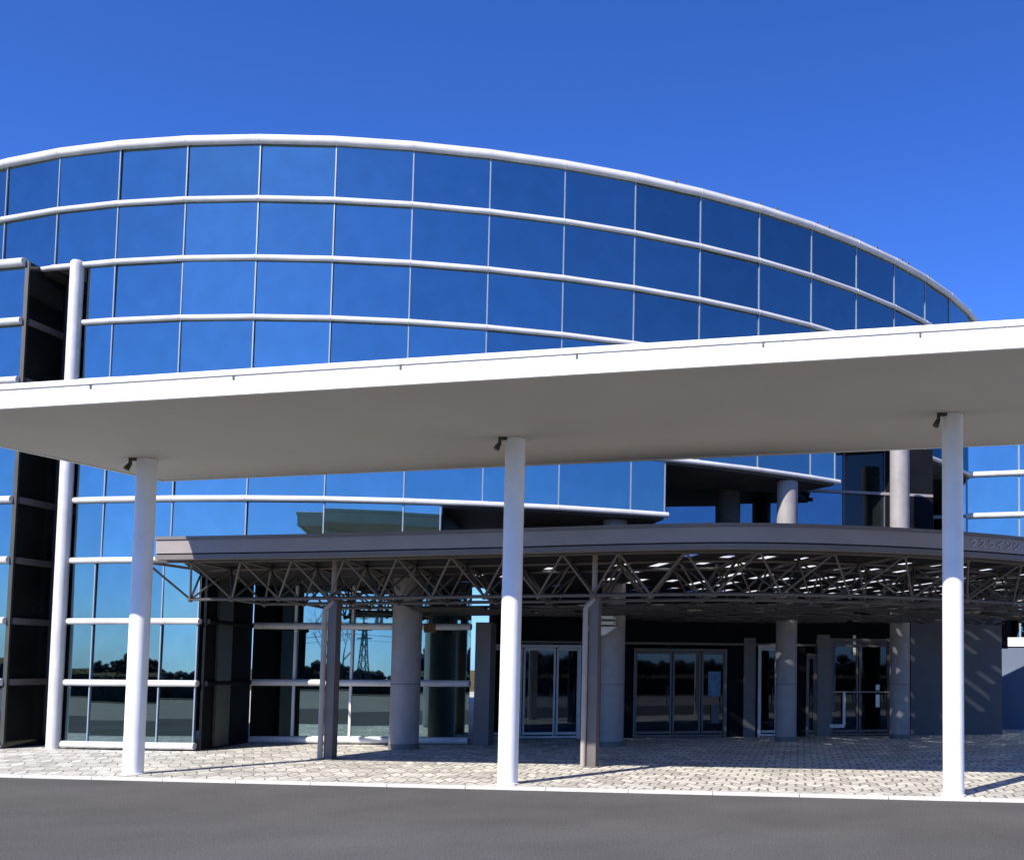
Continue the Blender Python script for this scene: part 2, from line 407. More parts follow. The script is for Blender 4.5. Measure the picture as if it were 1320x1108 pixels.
# rails: round white tubes, one straight length per panel
def rail(k, j0, j1, r, off=0.0):
    js = joints(j0, j1, off); m = MB()
    pts = [(*ring(j, R + .045), zb(k)) for j in js]
    m.tube(pts, r, 12)
    # joint collars
    for p, q in zip(pts[1:-1], pts[2:]):
        d = (Vector(q) - Vector(p)).normalized()
        m.tube([Vector(p) - d * .012, Vector(p) + d * .012], r + .004, 12)
    # back leg fixing the tube to the wall
    for p, q in zip(js[:-1], js[1:]):
        a, b = ring(p, R + .01), ring(q, R + .01)
        m.bar((a.x, a.y, zb(k)), (b.x, b.y, zb(k)), .07, r * 1.3)
    return m.build('horizontal_rail', 'white_aluminium', drum, smooth=35)
rail(10, -26, END, .086)
rail(9, -26, END, .058)
rail(8, 0.98, END, .058); rail(7, JL, END, .057); rail(6, JL, END, .057); rail(5, JL, 12.6, .058)
rail(4, JL, 9.55, .062); rail(3, JL, 6.52, .062); rail(2, JL, 3.46, .064); rail(1, JL, 3.46, .066); rail(0, JL, 3.46, .070)
r8 = rail(8, -26, 0.98, .05)
# coping above the top rail
cp = MB(); js = joints(-26, END)
for a, b in zip(js[:-1], js[1:]):
    cp.prism([ring(a, R + .07), ring(b, R + .07), ring(b, R - .5), ring(a, R - .5)], zb(10) + .072, zb(10) + .10)
cp.build('coping', 'white_aluminium', drum)
# small clips along the far coping
for jc in (9.6, 10.4, 11.0, 11.3, 12.1, 12.35, 12.9, 13.5, 14.2, 14.4, 15.1):
    p = ring(jc, R + .02); MB().box((p.x, p.y, zb(10) + .125), (.07, .05, random.uniform(.04, .08)), ang(jc)).build('coping_clip', 'bronze_paint', drum)
# mullions
def mullion(j, z0, z1, w=.024):
    p = ring(j, R + .012); m = MB(); m.box((p.x, p.y, (z0 + z1) / 2), (.024, w, z1 - z0), ang(j))
    return m.build('mullion', 'mullion_paint', drum)
for j in range(-1, 17):
    z0 = zb(max(bottom_row(j), 3)) if j > 1 else zb(8)
    if j > 12: z0 = zb(6)
    mullion(j, z0, zb(10))
for j in (1.92, 2.92): mullion(j, zb(0), zb(3))
for j, k in ((3.42, 0), (6.47, 3), (9.50, 4), (12.52, 5)): mullion(j, zb(k), zb(k + 1) if k else zb(3))
# roof, stepped soffits, end returns
rf = MB(); rf.prism([ring(j, R - .06) for j in [-26 + i * 1.0 for i in range(0, 61)]] , zb(10) - .25, zb(10) + .02)
rf.build('roof', 'roof_membrane', drum)
def soff(j0, j1, k, rin=14.2):
    sf = MB()
    js = joints(j0, j1)
    for a, b in zip(js[:-1], js[1:]):
        sf.prism([ring(a, R - .03), ring(b, R - .03), ring(b, rin), ring(a, rin)], zb(k) - .10, zb(k) + .03)
    sf.build('soffit', 'dark_soffit', drum)
soff(3.44, 6.47, 3); soff(6.49, 9.50, 4); soff(9.52, 12.52, 5); soff(12.54, END, 6, 10); soff(-26, 0.9, 8, 13)
for j, k0, k1 in ((6.49, 3, 4), (9.515, 4, 5), (12.54, 5, 6)):
    a, b = ring(j, R - .03), ring(j, 14.2); st = MB(); st.bar((a.x, a.y, (zb(k0) + zb(k1)) / 2), (b.x, b.y, (zb(k0) + zb(k1)) / 2), .06, ROW - .2); st.build('end_return', 'dark_cladding', drum)
a, b = ring(JL - .02, R - .03), ring(JL - .02, 14.0); st = MB(); st.bar((a.x, a.y, zb(4)), (b.x, b.y, zb(4)), .06, zb(8) - .25)
st.build('end_return', 'dark_cladding', drum)
# white corner tube at the left end of the lower wall
tb = MB(); px, py = -15.235, 21.28
tb.lathe([(.128, 0.0), (.128, zb(8) - .02), (.128, zb(8) + .03), (.10, zb(8) + .07)], px, py, 32)
tb.build('corner_tube', 'white_aluminium', drum, smooth=40)
# entrance side return, ending the ground-floor wall
sr = MB(); sr.prism([(-12.07, 20.93), (-12.02, 20.93), (-12.17, 23.0), (-12.25, 23.0)], .02, zb(3) - .12)
sr.build('side_return', 'dark_cladding', drum)
sp = MB(); sp.prism([(-12.040, 21.35), (-11.985, 21.35), (-12.03, 21.95), (-12.085, 21.95)], .06, zb(3) - .2)
sp.build('side_strip', 'side_strip', drum)
for z in (zb(1), zb(2)):
    q = MB(); q.tube([(-12.0, 20.95, z), (-12.13, 22.9, z)], .06, 10); q.build('return_rail', 'dark_cladding', drum, smooth=40)
pl = MB(); pl.prism([(-14.85, 21.22), (-12.12, 20.86), (-12.12, 20.95), (-14.85, 21.35)], 0, .03)

# ------------------------------------------------------------------ recessed glass bay and entrance front under the rotunda
bay = thing('recessed_glass_bay', 'recessed mirror glass bay between the rotunda corner and the stone pier', 'building wall', (-9.7, 23, 0))
BY = 23.0
bx = [-12.15, -11.2, -9.94, -8.75, -7.32]
for row in range(3):
    for a, b in zip(bx[:-1], bx[1:]):
        m = MB(); pane(m, Vector((a, BY)), Vector((b, BY)), zb(row) + .002, zb(row + 1) - .002); m.build('glass_panel', 'solar_glass', bay)
for k in (0, 1, 2):
    m = MB(); m.tube([(-12.1, BY - .06, zb(k)), (-7.3, BY - .06, zb(k))], .075, 12); m.bar((-12.1, BY - .01, zb(k)), (-7.3, BY - .01, zb(k)), .06, .10)
    m.build('horizontal_rail', 'white_aluminium', bay, smooth=35)
for x in bx[1:-1]:
    m = MB(); m.box((x, BY - .012, zb(0) + 1.25 * 1.5), (.05, .05, 1.25 * 3)); m.build('mullion', 'white_aluminium', bay)
m = MB(); m.box((-8.62, BY - .05, 1.95), (.24, .12, 3.7)); m.box((-12.0 + 2.85, BY + .3, 4.0), (6.4, .4, .3)); m.build('dark_frame', 'dark_cladding', bay)
m = MB(); m.box((-7.0, BY + .05, 1.35), (.34, .42, 2.7)); m.build('stone_pier', 'pier_stone', bay, bevel=.01)

ent = thing('entrance_hall', 'dark glazed entrance hall with sliding doors behind round columns', 'building entrance', (-2, 26.1, 0))
def E(x, off=0.0):   # point on the entrance line
    return Vector((x - off * -0.2334, 24.9 + (x + 7.4) * .24 - off * 0.9724))
def eb(name, m, x0, x1, z0, z1, th=.1, off=0.0, parent=None, bevel=None):
    a, b = E(x0, off), E(x1, off); n_ = Vector((.2334, -.9724)) * -th
    return MB().prism([a, b, b + n_, a + n_], z0, z1).build(name, m, parent or ent, bevel=bevel)
# lintel zone and dark panels between the openings
eb('lintel', 'dark_cladding', -6.9, 5.6, 2.30, 3.95, .12)
eb('lintel_trim', 'bronze_paint', -6.9, 2.9, 2.30, 2.36, .04, .04)
eb('dark_panel', 'dark_cladding', -5.38, -4.16, 0.0, 2.30, .12)
eb('dark_panel', 'dark_cladding', -1.86, -1.10, 0.0, 2.30, .12)
eb('dark_panel', 'dark_cladding', -0.55, .12, 0.0, 2.30, .12)
eb('pier', 'pier_stone', .40, .72, 0.0, 2.6, .34, .16)
eb('pier', 'pier_stone', -1.45, -1.16, 0.0, 2.5, .30, .10)
eb('dark_panel', 'dark_cladding', 2.36, 2.9, 0.0, 2.6, .12)
eb('grey_wall', 'grey_wall', 2.9, 5.42, 0.0, 3.4, .2, .02)
eb('upper_cladding', 'dark_cladding', 2.2, 3.5, 3.96, 7.6, .12, .05)
# upper mirror glazing between lower and upper soffits
ux = [-6.9, -5.3, -3.7, -2.1, -.5, 1.1, 2.2, 3.5]
for z0, z1 in ((3.95, 5.1), (5.1, 6.35), (6.35, 7.6)):
    for a, b in zip(ux[:-1], ux[1:]):
        m = MB(); pane(m, E(a), E(b), z0 + .01, z1 - .01); m.build('upper_glass_panel', 'lobby_glass' if a < .9 else 'dark_glass', ent)
for z in (5.1, 6.35):
    a, b = E(-6.9, .03), E(3.5, .03); MB().bar((a.x, a.y, z), (b.x, b.y, z), .07, .07).build('upper_rail', 'fascia_paint', ent)
for x in ux[1:-1]:
    a = E(x, .02); MB().box((a.x, a.y, 5.75), (.05, .05, 3.6), .2356).build('upper_mullion', 'bronze_paint', ent)
# doors: white-framed pair on the left
def door_set(x0, x1, xs, frame_m, fw, top, lab):
    fr_ = MB()
    for x in (x0, x1):
        a = E(x, .04); fr_.box((a.x, a.y, top / 2), (fw, .10, top), .2356)
    a, b = E(x0 - fw / 2, .045), E(x1 + fw / 2, .045); fr_.bar((a.x, a.y, top + .03), (b.x, b.y, top + .03), .11, .07)
    a, b = E(x0, .04), E(x1, .04); fr_.bar((a.x, a.y, .045), (b.x, b.y, .045), .08, .05)
    f = fr_.build('door_frame', frame_m, ent); f['label'] = lab
    allx = [x0] + xs + [x1]
    for a, b in zip(allx[:-1], allx[1:]):
        d = MB(); pane(d, E(a + .03, .0), E(b - .03, .0), .08, top - .01, 0, .012); g_ = d.build('glass_door', 'door_glass', ent)
        s_ = MB()
        for x in (a + .035, b - .035):
            q = E(x, .02); s_.box((q.x, q.y, top / 2 + .03), (.045, .05, top - .10), .2356)
        for z in (.13, top - .04):
            p, q = E(a + .06, .02), E(b - .06, .02); s_.bar((p.x, p.y, z), (q.x, q.y, z), .045, .06)
        s_.build('stile', frame_m, g_)
        q = E(b - .12, .06); MB().tube([(q.x, q.y, .85), (q.x, q.y, 1.25)], .012, 8).build('handle', 'fitting_black', g_, smooth=40)
door_set(-7.42, -5.40, [-6.70, -5.94], 'white_aluminium', .07, 2.20, 'white door frame')
door_set(-4.10, -1.90, [-3.20, -2.50], 'bronze_paint', .06, 2.14, 'grey metal door frame')
door_set(-1.06, -.60, [], 'white_aluminium', .06, 2.25, 'narrow white framed side light')
door_set(.16, .38, [], 'bronze_paint', .05, 2.05, 'narrow grey framed side light')
door_set(.76, 2.32, [1.5], 'bronze_paint', .06, 2.45, 'dark door frame')
# push rail on the right-hand glazing
MB().tube([(*E(.82, .09), 1.13), (*E(2.30, .09), 1.13)], .018, 8).build('push_rail', 'steel', ent, smooth=40)
a = E(1.11, .08)
MB().box((a.x, a.y, .72), (.07, .04, .86), .2356).build('door_post', 'white_aluminium', ent)
a = E(.92, .08)
MB().box((a.x, a.y, .26), (.42, .05, .09), .2356).build('door_sill', 'white_aluminium', ent)
# lobby room behind the doors
lob = MB()
P = [E(-7.45, -.16), E(3.0, -.16), E(3.0, -7.0), E(-7.45, -7.0)]
for a, b in ((P[1], P[2]), (P[2], P[3]), (P[3], P[0])):
    lob.bar((a.x, a.y, 1.9), (b.x, b.y, 1.9), .1, 3.76)
lob.prism([P[0], P[1], P[2], P[3]], 3.80, 3.92)
lob.build('lobby_room', 'interior_dark', ent)
for x, off, w in ((-6.2, -2.4, .35), (-3.0, -2.8, .3), (-5.2, -4.0, .5), (1.6, -3.0, .3)):
    q = E(x, off); MB().lathe([(w / 2, .005), (w / 2, 3.79)], q.x, q.y, 20).build('lobby_column', 'interior_pale', ent, smooth=40)
q = E(-5.9, -1.9); MB().box((q.x, q.y, .55), (1.5, .5, 1.08), .2356).build('reception_counter', 'interior_pale', ent, bevel=.02)
q = E(-3.6, -2.2); MB().box((q.x, q.y, .45), (.9, .5, .88), .2356).build('display_stand', 'pier_stone', ent, bevel=.02)

def notice(x0, x1, z0, z1, m, name, lab, cat='notice', grp=None, off=.065):
    a, b = E(x0, off), E(x1, off); n_ = Vector((.2334, -.9724)) * -.006
    return tag(MB().prism([a, b, b + n_, a + n_], z0, z1).build(name, m), lab, cat, grp)
pst = notice(-2.33, -2.02, 1.02, 1.64, 'poster_blue', 'poster', 'dark blue poster on the grey framed entrance doors', 'poster')
notice(-2.25, -2.05, .35, .80, 'grey_wall', 'notice_board', 'grey notice panel below the blue poster on the doors', 'notice')
notice(1.345, 1.42, 2.36, 2.60, 'paper', 'notice', 'upper of two white slips high on the dark right-hand door')
notice(1.345, 1.42, 2.08, 2.28, 'paper', 'notice', 'lower of two white slips high on the dark right-hand door')
notice(1.95, 2.05, 1.18, 1.32, 'paper', 'notice', 'small square white sticker above the push rail of the dark door')
notice(1.95, 2.05, .74, 1.07, 'paper', 'notice', 'tall white sticker below the push rail of the dark door')

# big round building columns
def ray_ring(tx, r):            # plan point on direction X/Y = tx at drum radius r, near side
    a = 1 + tx * tx; b = -2 * (tx * CX + CY); c = CX * CX + CY * CY - r * r
    y = (-b - math.sqrt(b * b - 4 * a * c)) / (2 * a); return Vector((tx * y, y))
def round_column(x, y, r, top, lab, bands=()):
    t = thing('round_column', lab, 'column', (x, y, 0), 'round columns under the rotunda')
    MB().lathe([(r, 0.003), (r, top)], x, y, 48).build('shaft', 'concrete_column', t, smooth=40)
    MB().lathe([(r + .012, 0.002), (r + .012, .10), (r, .11)], x, y, 48).build('base_band', 'pier_stone', t, smooth=40)
    MB().lathe([(r + .004, 1.34), (r + .004, 1.36)], x, y, 48).build('joint_band', 'pier_stone', t, smooth=40)
    return t
round_column(-8.30, 21.85, .295, zb(3) - .11, 'thickest round grey column, beside the recessed mirror glass bay')
p = ray_ring(-.1808, 17.45); round_column(p.x, p.y, .26, zb(4) - .11, 'round grey column behind the brown post with a downpipe')
p = ray_ring(-.0137, 17.72); round_column(p.x, p.y, .255, zb(5) - .11, 'round grey column that passes up through the entrance roof to the curved soffit')
p = Vector((2.49, 26.05)); round_column(p.x, p.y, .25, zb(6) - .3, 'round grey column closest to the grey wall at the right')
p = ray_ring(-.0725, 15.6)
t = thing('round_column', 'dark round column standing on the line of the lobby glass above the entrance roof', 'column', (p.x, p.y, 3.93), 'round columns under the rotunda')
MB().lathe([(.36, 3.93), (.36, zb(5) - .11)], p.x, p.y, 40).build('shaft', 'dark_soffit', t, smooth=40)
# light fitting on the second column
p = ray_ring(-.1835, 17.1)
t = thing('louvred_light', 'grey louvred light box under the entrance roof beside a round column', 'light fitting', (p.x, p.y - .5, 2.5))
for z, w in ((2.93, .52), (2.80, .44), (2.68, .44)):
    MB().box((p.x, p.y - .75, z), (w, .34, .07)).build('louvre', 'column_paint', t)
m = MB(); m.add([(p.x - .32, p.y - .9, 2.60), (p.x + .28, p.y - .9, 2.60), (p.x + .0, p.y - .8, 2.42), (p.x - .32, p.y - .8, 2.38),
                 (p.x - .32, p.y - .5, 2.60), (p.x + .28, p.y - .5, 2.60), (p.x + .0, p.y - .5, 2.42), (p.x - .32, p.y - .5, 2.38)],
                [(0, 3, 2, 1), (4, 5, 6, 7), (0, 1, 5, 4), (1, 2, 6, 5), (2, 3, 7, 6), (3, 0, 4, 7)])
m.build('hood', 'column_paint', t)
MB().box((p.x, p.y - .62, 3.2), (.06, .06, .5)).build('hanger', 'bronze_paint', t)
# brown box
t = thing('hanging_box', 'small brown box hanging over the recessed glass bay', 'box', (-8.0, 22.4, 2.45))
MB().box((-8.02, 22.4, 2.55), (.22, .12, .20)).build('case', 'brown_box', t, bevel=.01)
MB().box((-8.02, 22.4, 2.85), (.03, .03, .42)).build('hanger', 'bronze_paint', t)

# ------------------------------------------------------------------ left glass annex
ann = thing('glass_annex', 'square-cornered blue glass block standing left of the white corner tube', 'building', (-19, 22, 0))
AC = Vector((-16.22, 21.22)); AD = Vector((-0.978, 0.208))
AB = Vector((-16.02, 24.2))
for row in range(8):
    x = 0.0
    for w in (1.55, 1.55, 1.55, 1.55):
        m = MB(); pane(m, AC + AD * (x + w), AC + AD * x, zb(row) + .002, zb(row + 1) - .002); m.build('glass_panel', 'solar_glass', ann); x += w
for k in range(9):
    a = AC + Vector((-.03, -.06)); b = AC + AD * 6.2 + Vector((-.01, -.06)); r = .09 if k in (0, 8) else .075
    m = MB(); m.tube([(*a, zb(k)), (*b, zb(k))], r, 12); m.bar((a.x, a.y + .03, zb(k)), (b.x, b.y + .03, zb(k)), .06, .1); m.build('horizontal_rail', 'white_aluminium', ann, smooth=35)
for i in range(1, 5):
    q = AC + AD * 1.55 * i; MB().box((q.x, q.y - .01, zb(4)), (.05, .05, zb(8) - .1)).build('mullion', 'mullion_paint', ann)
m = MB(); m.prism([AC, AC + Vector((-.03, .006)), AB + Vector((-.03, 0)), AB], 0.0, zb(8) + .03); m.build('side_wall', 'dark_glass', ann)
MB().box((AC.x + .0, AC.y - .01, zb(4)), (.07, .07, zb(8) - .05), .2).build('corner_post', 'side_strip', ann)
for k in range(1, 8):
    d = Vector((.04, .0)); MB().bar((AC.x + .04, AC.y + .05, zb(k)), (AB.x + .04, AB.y, zb(k)), .06, .13).build('side_rail', 'lip_paint', ann)
for f_ in (.35, .7):
    q = AC.lerp(AB, f_); MB().box((q.x + .02, q.y, zb(4)), (.05, .05, zb(8) - .2)).build('side_mullion', 'fitting_black', ann)
m = MB(); q = [AC + Vector((-.04, .03)), AC + AD * 6.2 + Vector((0, .03)), AC + AD * 6.2 + Vector((.6, 3.2)), AB + Vector((-.04, 0))]
m.prism(q, zb(8) - .12, zb(8) + .02); m.build('roof', 'roof_membrane', ann)
# dark wall at the back of the slot between annex and rotunda
m = MB(); m.prism([(-16.0, 24.2), (-14.0, 23.4), (-14.0, 23.6), (-16.0, 24.4)], 0, zb(8) - .1); m.build('slot_wall', 'dark_cladding', ann)

# ------------------------------------------------------------------ right glass wing
wing = thing('glass_wing', 'lower blue glass wing with white rails beyond the entrance on the right', 'building', (7, 30.5, 0))
WA = Vector((4.02, 31.3)); WD = Vector((0.970, -0.243))
widths = [1.0, 1.55, 1.55, 1.55, 1.55, 1.55, 1.55, 1.55]
x = 0.0; wx = [0.0]
for w in widths: x += w; wx.append(x)
for row in range(8):
    for a, b in zip(wx[:-1], wx[1:]):
        m = MB(); pane(m, WA + WD * a, WA + WD * b, zb(row) + .002, zb(row + 1) - .002); m.build('glass_panel', 'solar_glass', wing)
for k in range(9):
    a = WA + WD * 1.0 + Vector((-.02, -.06)); b = WA + WD * wx[-1] + Vector((-.02, -.06))
    m = MB(); m.tube([(*a, zb(k)), (*b, zb(k))], .082, 12); m.bar((a.x, a.y + .04, zb(k)), (b.x, b.y + .04, zb(k)), .06, .1); m.build('horizontal_rail', 'white_aluminium', wing, smooth=35)
    m = MB(); a = WA + Vector((0, -.01)); b = WA + WD * .99 + Vector((0, -.01)); m.bar((*a, zb(k)), (*b, zb(k)), .04, .10); m.build('flat_rail', 'mullion_paint', wing)
for a in wx[1:-1]:
    q = WA + WD * a; MB().box((q.x, q.y - .01, zb(4)), (.05, .05, zb(8) - .1)).build('mullion', 'mullion_paint', wing)
m = MB(); e_ = WA + WD * wx[-1]; q = [WA + Vector((.02, .04)), e_ + Vector((0, .04)), e_ + Vector((2.5, 9)), WA + Vector((2.5, 9))]
m.prism(q, zb(8) - .1, zb(8) + .03); m.build('roof', 'roof_membrane', wing)
m = MB(); m.prism([WA + Vector((-.04, .03)), WA + Vector((.0, .03)), WA + Vector((1.5, 9)), WA + Vector((1.46, 9))], 0, zb(8) - .12); m.build('end_wall', 'dark_cladding', wing)
m = MB(); a = WA + WD * 1.9 + Vector((-.1, -.25)); b = WA + WD * 8 + Vector((-.1, -.25)); m.prism([a, b, b + Vector((0, .12)), a + Vector((0, .12))], 0, 2.42); m.build('low_wall', 'blue_wall', wing)
m = MB(); m.prism([a + Vector((-.03, -.05)), b + Vector((0, -.05)), b + Vector((0, .13)), a + Vector((-.03, .13))], 2.421, 2.68); m.build('wall_coping', 'white_paint', wing)

# ------------------------------------------------------------------ entrance canopy with space frame
ec = thing('entrance_canopy', 'low bronze entrance canopy with curved lettered fascia over an open space frame', 'canopy', (-3, 20, 0))
ctrl = [(-11.55, 18.45), (-8.27, 17.86), (-4.8, 17.07), (-2.8, 16.55), (-1.01, 16.25), (.6, 16.43), (2.27, 16.96), (3.85, 17.79), (5.3, 18.95), (6.6, 20.5), (7.5, 22.5), (8.0, 25.0), (8.1, 27.5)]
def catmull(c, n=12):
    out = []
    c = [Vector(p) for p in c]; c = [c[0] * 2 - c[1]] + c + [c[-1] * 2 - c[-2]]
    for i in range(1, len(c) - 2):
        for k in range(n):
            t = k / n; a, b, d, e = c[i - 1], c[i], c[i + 1], c[i + 2]
            out.append(.5 * ((2 * b) + (d - a) * t + (2 * a - 5 * b + 4 * d - e) * t * t + (3 * b - a - 3 * d + e) * t ** 3))
    out.append(c[-2]); return out
FC = catmull(ctrl)
arc = [0.0]
for a, b in zip(FC[:-1], FC[1:]): arc.append(arc[-1] + (b - a).length)
LEN = arc[-1]
def along(s):
    if s < 0: return FC[0] + (FC[1] - FC[0]).normalized() * s
    s = min(LEN, s)
    for i in range(len(arc) - 1):
        if arc[i + 1] >= s:
            t = (s - arc[i]) / (arc[i + 1] - arc[i]); return FC[i].lerp(FC[i + 1], t)
    return FC[-1]
def normal_in(s):
    d = (along(s + .05) - along(s - .05)).normalized(); return Vector((-d.y, d.x))
back = [(-12.02, 20.75), (-12.0, 22.85), (-9.6, 22.85), (-7.3, 22.85), (-6.7, 24.7), (-4.6, 25.2), (-2.0, 26.0), (.4, 26.6), (2.8, 27.2), (5.0, 27.6), (6.5, 27.7), (7.6, 27.75)]
bl = [Vector(p) for p in back]; barc = [0.0]
for a, b in zip(bl[:-1], bl[1:]): barc.append(barc[-1] + (b - a).length)
def back_at(u):
    s = u * barc[-1]
    for i in range(len(barc) - 1):
        if barc[i + 1] >= s - 1e-9: return bl[i].lerp(bl[i + 1], (s - barc[i]) / (barc[i + 1] - barc[i]))
    return bl[-1]
ZT, ZB_ = 4.0, 3.62
def ribbon(off0, off1, z0, z1, name, m):
    mb = MB(); N = 150
    A = [along(LEN * i / N) + normal_in(LEN * i / N) * off0 for i in range(N + 1)]
    B = [along(LEN * i / N) + normal_in(LEN * i / N) * off1 for i in range(N + 1)]
    vs = [(*p, z0) for p in A] + [(*p, z1) for p in A] + [(*p, z0) for p in B] + [(*p, z1) for p in B]; M_ = N + 1
    fs = []
    for i in range(N):
        fs += [(i, i + 1, M_ + i + 1, M_ + i), (2 * M_ + i + 1, 2 * M_ + i, 3 * M_ + i, 3 * M_ + i + 1),
               (M_ + i, M_ + i + 1, 3 * M_ + i + 1, 3 * M_ + i), (i + 1, i, 2 * M_ + i, 2 * M_ + i + 1)]
    fs += [(0, M_, 3 * M_, 2 * M_), (N, 2 * M_ + N, 3 * M_ + N, M_ + N)]
    mb.add(vs, fs); return mb.build(name, m, ec, smooth=30)
ribbon(-.03, .10, 3.945, 4.0, 'fascia_cap', 'lip_paint')
ribbon(0, .08, 3.70, 3.943, 'fascia', 'fascia_paint')
ribbon(.035, .10, 3.675, 3.698, 'shadow_gap', 'deck_dark')
ribbon(-.01, .16, 3.59, 3.673, 'fascia_lip', 'lip_paint')
# left end board
a, b = along(0) + Vector((.0, .1)), Vector((-11.9, 20.7))
MB().bar((a.x, a.y, 3.82), (b.x, b.y, 3.82), .06, .34).build('end_board', 'lip_paint', ec)
# roof deck as small panels, some of them frosted skylights
NU, NV = 110, 20
deck = MB()
def zdeck(v): return 3.84 - .36 * v
def deckpt(u, v):
    s = u * LEN; f = along(s) + normal_in(s) * .11; return f.lerp(back_at(u), v)
tops = [[(*deckpt(i / NU, k / NV), zdeck(k / NV)) for k in range(NV + 1)] for i in range(NU + 1)]
rnd = random.Random(3)
for i in range(NU):
    for k in range(NV):
        q = [tops[i][k], tops[i + 1][k], tops[i + 1][k + 1], tops[i][k + 1]]
        if i > 27 and i % 3 == 0 and k % 3 != 0 and 4 < k < NV - 1 and rnd.random() < (.35 if i < 45 else .75): continue      # openings under the frosted sheet
        deck.add(q + [(p[0], p[1], p[2] + .02) for p in q], [(3, 2, 1, 0), (4, 5, 6, 7), (0, 1, 5, 4), (1, 2, 6, 5), (2, 3, 7, 6), (3, 0, 4, 7)])
deck.build('roof_deck', 'deck_dark', ec)
sh = MB(); n0 = NV + 1
sh.add([(p[0], p[1], p[2] + .026) for col_ in tops for p in col_], [(i * n0 + k, (i + 1) * n0 + k, (i + 1) * n0 + k + 1, i * n0 + k + 1) for i in range(NU) for k in range(NV)])
sh.build('frosted_sheet', 'skylight_panel', ec)
# space frame
MOD = 1.2
su = [-.55]
while su[-1] < LEN - 1.4: su.append(su[-1] + (1.04 if su[-1] < 8.6 else 1.16 if su[-1] < 9.8 else 1.27))
nu = len(su) - 1
def inward(s, d):
    f = along(s); b = back_at(max(0, s / LEN)); L = (b - f).length
    return f + (normal_in(s) * .5 + (b - f).normalized() * .5).normalized() * min(d, L - .1), L
rows_ = [.42 + 1.55 * r for r in range(3)]
ZTN, ZBN = 3.60, 2.96
TN, BN = {}, {}
for i, s in enumerate(su):
    for r, d in enumerate(rows_):
        p, L = inward(s, d)
        if d < L - .1: TN[i, r] = (*p, ZTN)
        if i < nu:
            p, L = inward((s + su[i + 1]) / 2, d + .75)
            if d + .75 < L - .3: BN[i, r] = (*p, ZBN)
top, bot, web = MB(), MB(), MB()
for (i, r), p in TN.items():
    for k in ((i + 1, r), (i, r + 1)):
        if k in TN: top.tube([p, TN[k]], .030, 6)
for (i, r), p in BN.items():
    for k in ((i + 1, r), (i, r + 1)):
        if k in BN: bot.tube([p, BN[k]], .033, 6)
    for k in ((i, r), (i + 1, r), (i, r + 1), (i + 1, r + 1)):
        if k in TN: web.tube([p, TN[k]], .020, 6)
for p in list(TN.values()) + list(BN.values()):
    (top if p[2] > 3.2 else bot).tube([(p[0], p[1], p[2] - .055), (p[0], p[1], p[2] - .03), (p[0], p[1], p[2] + .03), (p[0], p[1], p[2] + .055)], [.025, .046, .046, .025], 8)
for p in TN.values(): top.bar((p[0], p[1], ZTN + .04), (p[0], p[1], 3.70), .06, .06, (0, 1, 0))
top.build('top_chords', 'truss_paint', ec, smooth=50); bot.build('bottom_chords', 'truss_paint', ec, smooth=50); web.build('web_members', 'truss_paint', ec, smooth=50)
# slatted ceiling hung below the frame over the doors, slats following the curve of the fascia
sl = MB(); d = 3.3; rs = random.Random(2)
while d < 11:
    run = []
    for i in range(0, 101):
        s = 4.3 + (LEN - 5.2) * i / 100; p, L = inward(s, d)
        ok = d < L - .25
        if i % 4 == 0: gap = rs.random() < .24
        ok = ok and not gap
        if ok: run.append(p)
        if (not ok or i == 100) and len(run) > 2:
            for a, b in zip(run[:-1], run[1:]): sl.bar((a.x, a.y, 2.875), (b.x, b.y, 2.875), .17, .035)
        if not ok: run = []
    d += .30
sl.build('slatted_ceiling', 'slat_brown', ec)
# posts with a downpipe each
for x, y in ((-8.66, 19.24), (-3.58, 18.03)):
    p = MB(); p.box((x, y, ZBN / 2), (.17, .17, ZBN - .01), -.16); po = p.build('post', 'bronze_paint', ec, bevel=.008)
    MB().box((x, y, .012), (.30, .30, .02), -.16).build('base_plate', 'bronze_paint', po)
    q = MB(); q.tube([(x - .15, y - .08, .0), (x - .15, y - .08, 2.72), (x - .13, y - .08, 2.78), (x - .02, y - .05, 2.88), (x - .01, y - .05, 3.3), (x - .01, y - .05, 3.77)], .048, 12)
    q.build('downpipe', 'pipe_paint', po, smooth=40)
# lettering on the fascia
def letters(txt, s0, size, gap):
    s = s0
    for ch in txt:
        cu = bpy.data.curves.new('letter', 'FONT'); cu.body = ch; cu.size = size; cu.extrude = .006; cu.offset = .004
        cu.align_x = 'CENTER'; cu.resolution_u = 3
        tmp = bpy.data.objects.new('letter', cu); COL.objects.link(tmp)
        dg = bpy.context.evaluated_depsgraph_get(); me = bpy.data.meshes.new_from_object(tmp.evaluated_get(dg))
        bpy.data.objects.remove(tmp)
        p = along(s) - normal_in(s) * .012; n_ = normal_in(s); d = Vector((n_.y, -n_.x))
        mtx = Matrix(((d.x, 0, -n_.x, p.x), (d.y, 0, -n_.y, p.y), (0, 1, 0, 3.765), (0, 0, 0, 1)))
        me.transform(mtx); me.materials.clear(); me.materials.append(MAT['lettering_paint'])
        o = bpy.data.objects.new('letter', me); COL.objects.link(o); o.parent = ec; o.matrix_parent_inverse = Matrix.Translation(-ec.location)
        s += gap
smin = min(range(400), key=lambda k: abs(along(LEN * k / 400).x / along(LEN * k / 400).y - (1254 - 1032.4) / 1336)) / 400 * LEN
letters('クスラインシ', smin, .165, .185)

